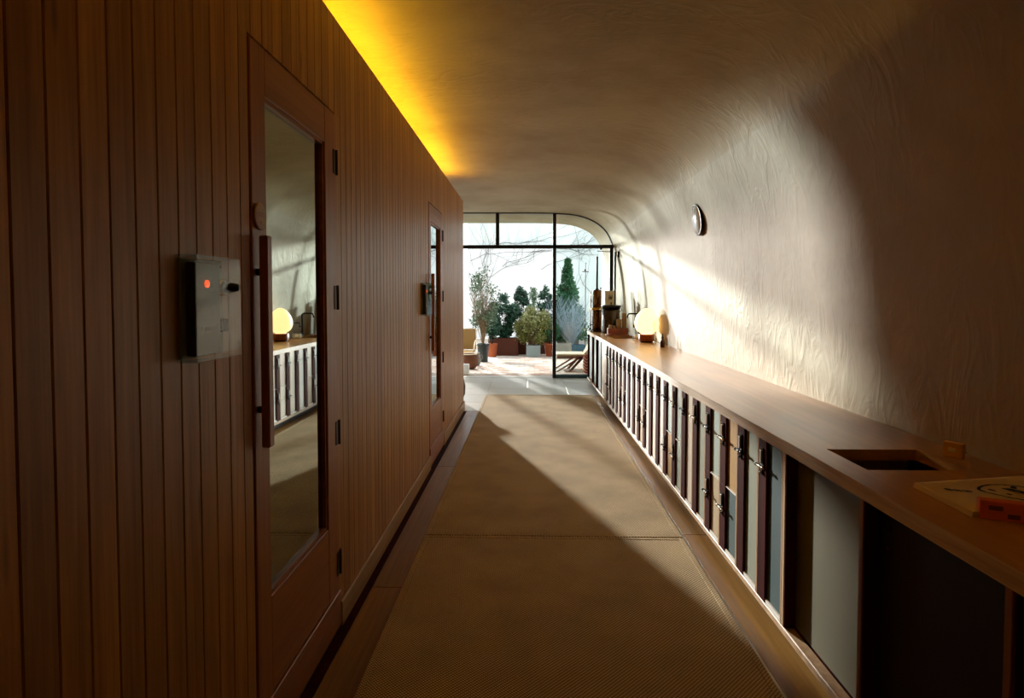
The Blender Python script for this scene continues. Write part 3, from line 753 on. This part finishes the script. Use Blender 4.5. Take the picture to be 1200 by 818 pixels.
# near objects: folded cotton bag, orange box, yellow packet
t = empty('cotton_bag', (1.40, 1.55, ZT), label='folded natural cotton bag with a black ring print on the near worktop', cat='bag')
def cloth(z0, sx, amp, seed, corners):
    rnd = random.Random(seed); nx, ny = 28, 34; vs = []; A, B, Cc, D = [Vector(c) for c in corners]
    ph = [rnd.uniform(0, 6) for _ in range(6)]
    for j in range(ny + 1):
        for i in range(nx + 1):
            a, b = i / nx, j / ny; p = A * (1 - a) * (1 - b) + B * a * (1 - b) + Cc * a * b + D * (1 - a) * b
            w = amp * (math.sin(7 * a + 3.5 * b + ph[0]) * .5 + math.sin(14 * b - 5 * a + ph[1]) * .25 + max(0, math.sin(5 * a - 4 * b + ph[2])) ** 3)
            e = min(1, 8 * min(a, 1 - a, b, 1 - b))
            vs.append((p.x, p.y, z0 + (w + amp * .6) * e))
    return vs, nx, ny
cor = [(-.22, .30, 0), (-.225, .05, 0), (.20, .085, 0), (.18, .385, 0)]
for li, (z0, off) in enumerate(((.0, .0), (.005, .004), (.010, .008))):
    vs, nx, ny = cloth(z0, 1, .007 if li == 2 else .0004, 5 + li, [(c[0] * (1 - off), c[1] * (1 - off), 0) for c in cor])
    th = .0046
    n = len(vs); low = [(x, y, z0) for x, y, z in vs]
    q = MB(); W_ = nx + 1
    up_ = [(x, y, z + th) for x, y, z in vs]
    fs = [(j * W_ + i, j * W_ + i + 1, (j + 1) * W_ + i + 1, (j + 1) * W_ + i) for j in range(ny) for i in range(nx)]
    q.add(up_, fs, True)
    rimi = [i for i in range(W_)] + [j * W_ + nx for j in range(1, ny + 1)] + [ny * W_ + i for i in range(nx - 1, -1, -1)] + [j * W_ for j in range(ny - 1, 0, -1)]
    vr = [up_[i] for i in rimi] + [low[i] for i in rimi]; m_ = len(rimi)
    q.add(vr, [(i, (i + 1) % m_, (i + 1) % m_ + m_, i + m_) for i in range(m_)])
    q.add(low, [f[::-1] for f in fs])
    lay = q.build('cloth_layer', 'cotton', t, weld=True)
    if li == 2: TOPV = up_; top_l = lay
def surf(x, y):
    best = min(TOPV, key=lambda v: (v[0] - x) ** 2 + (v[1] - y) ** 2); return best[2]
def decal(pts, name='printed_mark'):   # flat closed strip laid on the cloth
    q = MB(); n = len(pts) // 2
    vs = [(x, y, surf(x, y) + .0016) for x, y in pts]
    q.add(vs, [(2 * i, 2 * i + 1, 2 * i + 3, 2 * i + 2) for i in range(n - 1)]); return q.build(name, 'ink', t, weld=False)
cx, cy = -.01, .20; ring = []
for i in range(49):
    a = 2 * math.pi * i / 48; ring += [(cx + .066 * math.cos(a), cy + .066 * math.sin(a)), (cx + .075 * math.cos(a), cy + .075 * math.sin(a))]
decal(ring, 'printed_ring')
def blot(x, y, rx, ry, rot=0):
    pts = []
    for i in range(9):
        u = -1 + 2 * i / 8; h = math.sqrt(max(0, 1 - u * u)) + .05
        for s in (-1, 1):
            a, b = u * rx, s * h * ry; pts.append((x + a * math.cos(rot) - b * math.sin(rot), y + a * math.sin(rot) + b * math.cos(rot)))
    decal(pts)
blot(cx + .02, cy + .0, .012, .035, .5); blot(cx - .035, cy + .02, .006, .014); blot(cx - .02, cy - .025, .007, .007); blot(cx + .035, cy + .03, .008, .014, -.6)
for k in range(3): blot(-.165 + .02 * k, .225 - .01 * k, .007, .012, .7)

t = empty('orange_box', (1.236, 1.575, ZT), R(-24), label='small orange carton with two brown printed patches, leaning by the cotton bag', cat='box')
MB().bbox(-.05, .05, -.0, .03, 0, .05, .002).build('carton', 'orangebox', t)
MB().box(-.03, .0, -.0009, -.0001, .026, .038).build('printed_patch', 'printbrown', t)
MB().box(.01, .036, -.0009, -.0001, .008, .02).build('printed_patch', 'printbrown', t)
t = empty('tealight', (1.325, 1.545, ZT), label='tiny brass candle tin right of the orange carton at the frame edge', cat='candle')
q = MB(); q.lathe([(.018, 0), (.019, .002), (.019, .03), (.017, .032)], 20); q.build('tin', 'brass', t)
t = empty('yellow_packet', (1.545, 2.2, ZT), R(-60), label='small yellow square card packet standing by the wall near the counter opening', cat='packet')
MB().bbox(-.032, .032, -.012, .012, 0, .055, .002).build('box', 'yellowbox', t)
MB().box(-.012, .012, -.0132, -.0122, .022, .036).build('label_patch', 'paper', t)

# wall light
t = empty('wall_light', (1.545, 5.40, 2.13), label='round bulkhead light with dark rim and white glass on the plaster wall', cat='wall light')
t.rotation_euler = (0, R(-8), 0)
q = MB(); q.lathe([(.15, .03), (.152, 0), (.148, -.035), (.13, -.042)], 40, axis='X'); q.build('housing', 'bronze', t)
q = MB(); q.lathe([(.138, -.038), (.144, -.045), (.144, -.052), (.128, -.058), (.124, -.052)], 40, axis='X', cap=False); q.build('rim', 'latch', t)
q = MB(); q.lathe([(.13, -.045), (.125, -.056), (.105, -.067), (.07, -.076), (.03, -.080), (0, -.081)], 40, axis='X', cap=False); q.build('glass_cover', 'diffuser', t)
# door stay rod and hook near jamb
t = empty('window_stay', (1.40, 10.38, 2.2), label='thin black stay rod under the transom beside the jamb', cat='rod')
q = MB(); q.tube([(0, 0.015, 0), (-.12, 0, .005), (-.24, -.01, .012)], .006, 6); q.build('rod', 'black', t)
q = MB(); q.ell((-.16, .012, .05), .02, .02, .02, 10, 6); q.build('catch', 'black', t)
t = empty('wall_hook', (1.485, 10.05, 2.13), label='small dark hook on the wall beside the window jamb', cat='hook')
q = MB(); q.bbox(-.012, .025, -.012, .012, -.05, .05, .003); q.build('plate', 'latch', t)
q = MB(); q.tube([(-.012, 0, -.02), (-.035, 0, -.03), (-.035, 0, .0)], .005, 6); q.build('hook', 'latch', t)

# unseen round seat behind the box end, added to shape the rug shadow
t = empty('shadow_pouf', (-1.10, 8.02, 0.0), label='unseen round brown seat behind the end of the panelled wall, added to cast the rug shadow', cat='shadow_pouf')
q = MB(); q.lathe([(.1, .001), (.2, .03), (.235, .12), (.24, .22), (.215, .33), (.14, .39), (.04, .41)], 32); q.build('body', 'shadow_pouf', t)
q = MB(); q.ell((0, 0, .42), .04, .04, .022, 14, 8); q.build('button', 'shadow_pouf', t)

t = empty('shadow_table', (-1.19, 8.5, 0.0), label='unseen small round table behind the panelled wall end, added so its top casts a pointed shadow', cat='table')  # unseen table, added for the pointed tip of the rug shadow
q = MB(); q.lathe([(.19, .445), (.2, .45), (.2, .468), (.19, .473)], 36); q.build('table_top', 'teak', t)
q = MB(); q.lathe([(.02, .02), (.016, .2), (.02, .445)], 16); q.build('stem', 'teak', t)
q = MB(); q.lathe([(.12, .001), (.12, .012), (.03, .022)], 28); q.build('foot', 'teak', t)

# ================================================================== PATIO THINGS
def leaf_cloud(q, pts, size, rnd, up=.3):
    for (x, y, z) in pts:
        d = Vector((rnd.gauss(0, 1), rnd.gauss(0, 1), rnd.gauss(0, 1) + up)).normalized(); s = size * rnd.uniform(.6, 1.3)
        a = d.orthogonal().normalized() * s * .28; p = Vector((x, y, z))
        q.add([p, p + d * s * .5 + a, p + d * s, p + d * s * .5 - a], [(0, 1, 2, 3)])
def pot(t, prof_, m, soilr, soilz):
    q = MB(); q.lathe(prof_, 28); q.build('pot', m, t)
    q = MB(); q.lathe([(soilr, soilz - .02), (soilr, soilz)], 24); q.build('soil', 'soil', t)
def twigs(q, base, n, h, spread, rnd, r0=.008, sub=4, seg=5):
    ends = []
    for i in range(n):
        a = rnd.uniform(0, 2 * math.pi); sp = spread * math.sqrt(rnd.random()); hh = h * rnd.uniform(.6, 1.0)
        pts = []; kx = rnd.uniform(-.04, .04)
        for k in range(seg + 1):
            f = k / seg; pts.append((base[0] + math.cos(a) * sp * f ** 1.2 + kx * math.sin(f * 5), base[1] + math.sin(a) * sp * f ** 1.2 * .6, base[2] + hh * f))
        q.tube(pts, [r0 * (1 - .75 * k / seg) for k in range(seg + 1)], 4)
        for b in range(sub):
            k = rnd.randrange(2, seg + 1); p = pts[k]; l = h * rnd.uniform(.1, .28); aa = rnd.uniform(0, 6.3)
            e = (p[0] + math.cos(aa) * l * .6, p[1] + math.sin(aa) * l * .4, p[2] + l); mid = tuple((p[j] + e[j]) / 2 + rnd.uniform(-.01, .01) for j in range(3))
            q.tube([p, mid, e], [r0 * .4, r0 * .3, r0 * .15], 3); ends += [mid, e]
        ends += pts[2:]
    return ends
def shrub(name, loc_, label, potf, m_leaf, h, rx, z0, nleaf, size, seed, trunk='bark_dark', shape='round', nst=7, cat='plant', ry=None):
    rnd = random.Random(seed); t = empty(name, loc_, label=label, cat=cat, group='potted plants on the patio')
    ztop = potf(t)
    q = MB(); ends = twigs(q, (0, 0, ztop - .03), nst, h * .85, rx * .7, rnd, .011); q.build('stems', trunk, t, weld=False)
    q = MB(); pts = []; ry = ry or rx * .8
    nc = 110 if shape == 'cone' else 34
    cl = []
    for _ in range(nc):
        if shape == 'cone':
            f = rnd.random() ** 1.3; rr = rx * (1 - f) + .03; a = rnd.uniform(0, 6.283); cl.append((math.cos(a) * rr * .6 * rnd.random() ** .5, math.sin(a) * rr * .55, z0 + f * (h - .05), .28 * rr + .035))
        else:
            a = rnd.uniform(0, 6.283); u = rnd.uniform(-1, 1); rr = math.sqrt(1 - u * u) * rnd.uniform(.5, .85); cl.append((math.cos(a) * rr * rx, math.sin(a) * rr * ry, z0 + h * .5 + u * h * .42, rx * .34))
    for _ in range(int(nleaf * 1.7)):
        c = rnd.choice(cl); r_ = c[3]; v = Vector((rnd.gauss(0, 1), rnd.gauss(0, 1), rnd.gauss(0, 1))).normalized() * r_ * rnd.random() ** .4
        pts.append((c[0] + v.x, c[1] + v.y, max(z0 * .8, c[2] + v.z * (1.3 if shape == 'cone' else 1))))
    leaf_cloud(q, pts, size, rnd, 1.2 if shape == 'cone' else .3)
    q.build('foliage', m_leaf, t, weld=False, kind='stuff')
    return t
def roundpot(m, r, h):
    def f(t):
        pot(t, [(r * .7, 0), (r * .74, .01), (r * .95, h - .04), (r, h - .04), (r, h), (r * .9, h), (r * .88, h - .05)], m, r * .86, h - .03); return h
    return f
def boxpot(m, w, d, h):
    def f(t):
        q = MB(); b = .02
        q.bbox(-w, w, -d, -d + b, 0, h); q.bbox(-w, w, d - b, d, 0, h); q.bbox(-w, -w + b, -d + b, d - b, 0, h); q.bbox(w - b, w, -d + b, d - b, 0, h); q.box(-w + b, w - b, -d + b, d - b, .0, .02)
        q.build('planter_box', m, t); MB().box(-w + b, w - b, -d + b, d - b, h - .08, h - .04).build('soil', 'soil', t); return h - .04
    return f
def nopot(t):
    return .02
shrub('bare_shrub', (-1.0, 12.95, 0), 'tall bare twiggy shrub in a dark glazed pot by the cane chair', roundpot('darkpot', .14, .40), 'leaf_grey', 1.5, .40, .6, 800, .06, 11, 'bark', nst=44)
shrub('terracotta_shrub', (-.87, 14.05, 0), 'small green shrub in a terracotta pot right of the dark pot', roundpot('terracotta', .13, .31), 'leaf_dark', .75, .24, .35, 900, .06, 12)
shrub('left_dark_shrub', (-.62, 14.45, 0), 'spreading dark green shrub in the long rust-brown planter', boxpot('corten', .36, .16, .42), 'leaf_dark', 1.05, .36, .42, 2600, .07, 13, ry=.3)
shrub('dark_cedar', (-.20, 14.75, 0), 'upright dark blue-green cedar standing above the middle planters', boxpot('corten', .14, .16, .40), 'leaf_dark', 1.28, .20, .45, 2400, .06, 14)
shrub('olive_bush', (.10, 14.15, 0), 'rounded olive-green bush in the pale grey-blue pot', boxpot('greyblue', .165, .14, .27), 'leaf_olive', .82, .46, .30, 4200, .05, 15, 'bark', ry=.3)
shrub('slim_conifer', (.42, 14.85, 0), 'slim dark green conifer behind the olive bush', boxpot('corten', .22, .16, .42), 'leaf_dark', 1.25, .22, .45, 2000, .06, 16)
shrub('grey_sapling', (.12, 15.7, 0), 'thin grey-leaved sapling between the cedar and the slim conifer', boxpot('corten', .15, .12, .40), 'leaf_grey', 1.2, .2, .5, 500, .06, 26, 'bark')
shrub('terracotta_fern', (.50, 14.2, 0), 'dark bush in a terracotta pot just left of the black mullion', roundpot('terracotta', .14, .31), 'leaf_conifer', .6, .22, .3, 900, .05, 17)
shrub('tall_cypress', (.98, 15.2, 0), 'tall bright green cypress rising right of the black mullion', boxpot('concrete', .27, .2, .5), 'leaf_conifer', 1.95, .70, .42, 9500, .07, 18, shape='cone')
# silver twiggy bush
t = empty('silver_bush', (1.12, 14.2, 0), label='pale silvery-blue leafless bush fanning out in front of the cypress', cat='plant', group='potted plants on the patio')
zt = boxpot('blue', .2, .14, .28)(t)
q = MB(); rnd = random.Random(3); twigs(q, (-.12, 0, zt - .02), 95, 1.1, .62, rnd, .007, 5, 5); q.build('twigs', 'silver', t, weld=False, kind='stuff')
# planter grey in front
t = empty('grey_planter', (.80, 13.75, 0), label='empty low grey planter right of the black mullion', cat='planter')
boxpot('concrete', .17, .13, .34)(t)
# climbing vine: branches on the white wall
t = empty('climbing_vine', (0, 19.97, 0), label='bare dark vine branches creeping over the white patio wall', cat='vine')
rnd = random.Random(21)
def vine(x, z, dx, dz, n, r, depth=0):
    pts = [(x, 0, z)]
    for k in range(n):
        dx2 = dx + rnd.uniform(-.12, .12); dz2 = dz + rnd.uniform(-.1, .1)
        x += dx2; z += dz2; pts.append((x, rnd.uniform(-.03, 0), max(.05, z)))
        if depth < 2 and rnd.random() < .45: vine(x, z, dx * .6 + rnd.uniform(-.2, .2), dz + rnd.uniform(-.15, .2), max(3, n // 2), r * .6, depth + 1)
    q = MB(); q.tube(pts, [r * .55 * (1 - .6 * i / len(pts)) for i in range(len(pts))], 5); 
    VQ.append((q, depth))
VQ = []
for x, z, dx, dz, n in ((-1.95, 2.6, .3, .06, 9), (-1.9, 3.0, .32, .03, 12), (0.1, 2.9, .3, .08, 8), (-1.9, 1.9, .25, .12, 7), (.4, 2.3, .3, .1, 8), (1.1, 3.0, .22, -.04, 7), (-.9, 2.4, .22, .13, 6), (-1.8, .2, .03, .32, 9), (2.1, 1.2, -.1, .3, 6), (-1.4, .2, -.03, .3, 8)): vine(x, z, dx, dz, n, .016)
for dd, nm in ((0, 'main_branch'), (1, 'side_branch'), (2, 'twig')):
    q = MB()
    for a, d in VQ:
        if d == dd: q.add(a.v, a.f, True)
    q.build(nm, 'vinewood', t, weld=False, kind='stuff' if dd == 2 else None)

# cane lounge chair left
t = empty('cane_chair', (-1.42, 12.4, 0), label='tan cane lounge chair half hidden behind the end of the panelled wall', cat='chair')
q = MB(); q.bbox(-.3, .30, .02, .05, .32, .74, .01); q.build('backrest', 'cane', t)
q = MB()
for x in (-.31, .31): q.tube([(x, .035, .30), (x, .035, .75)], .012, 8)
q.tube([(-.31, .035, .75), (.31, .035, .75)], .012, 8); q.build('back_frame', 'cream', t)
q = MB(); q.bbox(-.3, .3, -.5, .03, .27, .31, .01); q.build('seat', 'cane', t)
for x in (-.27, .27):
    for yy in (-.46, .0): q = MB(); q.tube([(x, yy, .001), (x, yy, .28)], .016, 8); q.build('leg', 'teak', t)
for x in (-.31, .31):
    q = MB(); q.tube([(x, .03, .52), (x, -.15, .50), (x, -.35, .42), (x, -.48, .30)], .014, 8); q.build('arm', 'cream', t)
t = empty('wicker_basket', (-1.19, 11.72, 0), label='round brown wicker basket in front of the cane chair', cat='basket')
q = MB(); q.lathe([(.1, .001), (.15, .03), (.19, .14), (.19, .22), (.165, .29), (.155, .29), (.17, .2), (.14, .05)], 28, cap=True); q.build('body', 'wicker', t)
q = MB(); q.lathe([(.165, .285), (.175, .295), (.165, .305), (.155, .295)], 28, cap=False); q.build('rim', 'cream', t)
t = empty('grey_jug', (-1.07, 12.32, 0), label='small pale ceramic jug between the basket and the dark pot', cat='jug')
q = MB(); q.lathe([(.04, .001), (.06, .02), (.08, .12), (.06, .2), (.045, .24), (.055, .26)], 24); q.build('body', 'concrete', t)
q = MB(); q.tube([(.055, 0, .22), (.1, 0, .2), (.1, 0, .13), (.075, 0, .1)], .008, 8); q.build('handle', 'concrete', t)

t = empty('sun_blocker', (-3.9, 16.0, 0), label='added timber board on two posts blocking low sun, unseen outside the left edge of the view', cat='sun_blocker')  # unseen board on posts, added to keep the low beam off the near wall
MB().bbox(-1.0, 1.0, -.08, .08, 3.4, 4.35, .01).build('blocker_board', 'teak', t)
for x in (-.9, .85): MB().bbox(x - .05, x + .05, -.05, .05, -.036, 3.4, .005).build('post', 'teak', t)

# sling lounger right
t = empty('deck_lounger', (.86, 11.55, 0), label='wooden lounge chair with cream seat outside the right glass pane', cat='chair')
q = MB(); q.bbox(-.34, .2, -.26, .26, .30, .34, .012); q.build('seat_cushion', 'cream', t)
q = MB(); q.prism([(.18, .30), (.24, .30), (.40, .56), (.35, .58)], -.26, .26, 1); q.build('back_cushion', 'cream', t)
for s in (-1, 1):
    q = MB(); q.prism([(-.36, .0), (-.31, .0), (.16, .29), (.10, .29)], s * .27 - .015, s * .27 + .015, 1); q.build('leg', 'teak', t)
    q = MB(); q.prism([(-.12, .0), (-.06, .0), (.32, .42), (.27, .44)], s * .235 - .012, s * .235 + .012, 1); q.build('leg', 'teak', t)
    q = MB(); q.prism([(.30, .0), (.35, .0), (.24, .30), (.19, .30)], s * .27 - .015, s * .27 + .015, 1); q.build('leg', 'teak', t)
q = MB(); q.bbox(-.34, .22, -.285, -.255, .26, .30, .004); q.bbox(-.34, .22, .255, .285, .26, .30, .004); q.bbox(-.34, -.31, -.255, .255, .26, .30, .004); q.build('seat_frame', 'teak', t)
t = empty('red_bolster', (1.10, 11.12, 0), label='red and white patterned cloth bundle standing beside the lounge chair', cat='cushion')
q = MB(); q.lathe([(.05, .001), (.085, .03), (.095, .15), (.09, .3), (.06, .345), (.02, .35)], 24); q.build('body', 'redcloth', t)
q = MB()
for k in range(5):
    z = .06 + .055 * k; q.tube([(.094 * math.cos(R(a)), .094 * math.sin(R(a)), z + .02 * math.sin(R(a * 4))) for a in range(180, 361, 12)], .005, 5)
q.build('pattern_band', 'cream', t)
# garden stake with crossbar
t = empty('garden_torch', (1.24, 13.2, 0), label='thin dark garden pole with small crossbar finial, right of the cypress', cat='pole')
q = MB(); q.tube([(0, 0, 0.001), (0, 0, 2.0)], .008, 6); q.build('pole', 'bronze', t)
q = MB(); q.tube([(-.07, 0, 1.97), (.07, 0, 1.965)], .009, 6); q.ell((-.01, 0, 2.0), .022, .022, .022, 10, 6); q.tube([(0, 0, 1.98), (.0, 0, 2.12), (.012, 0, 2.17), (.02, 0, 2.14)], .006, 6); q.build('finial', 'bronze', t)
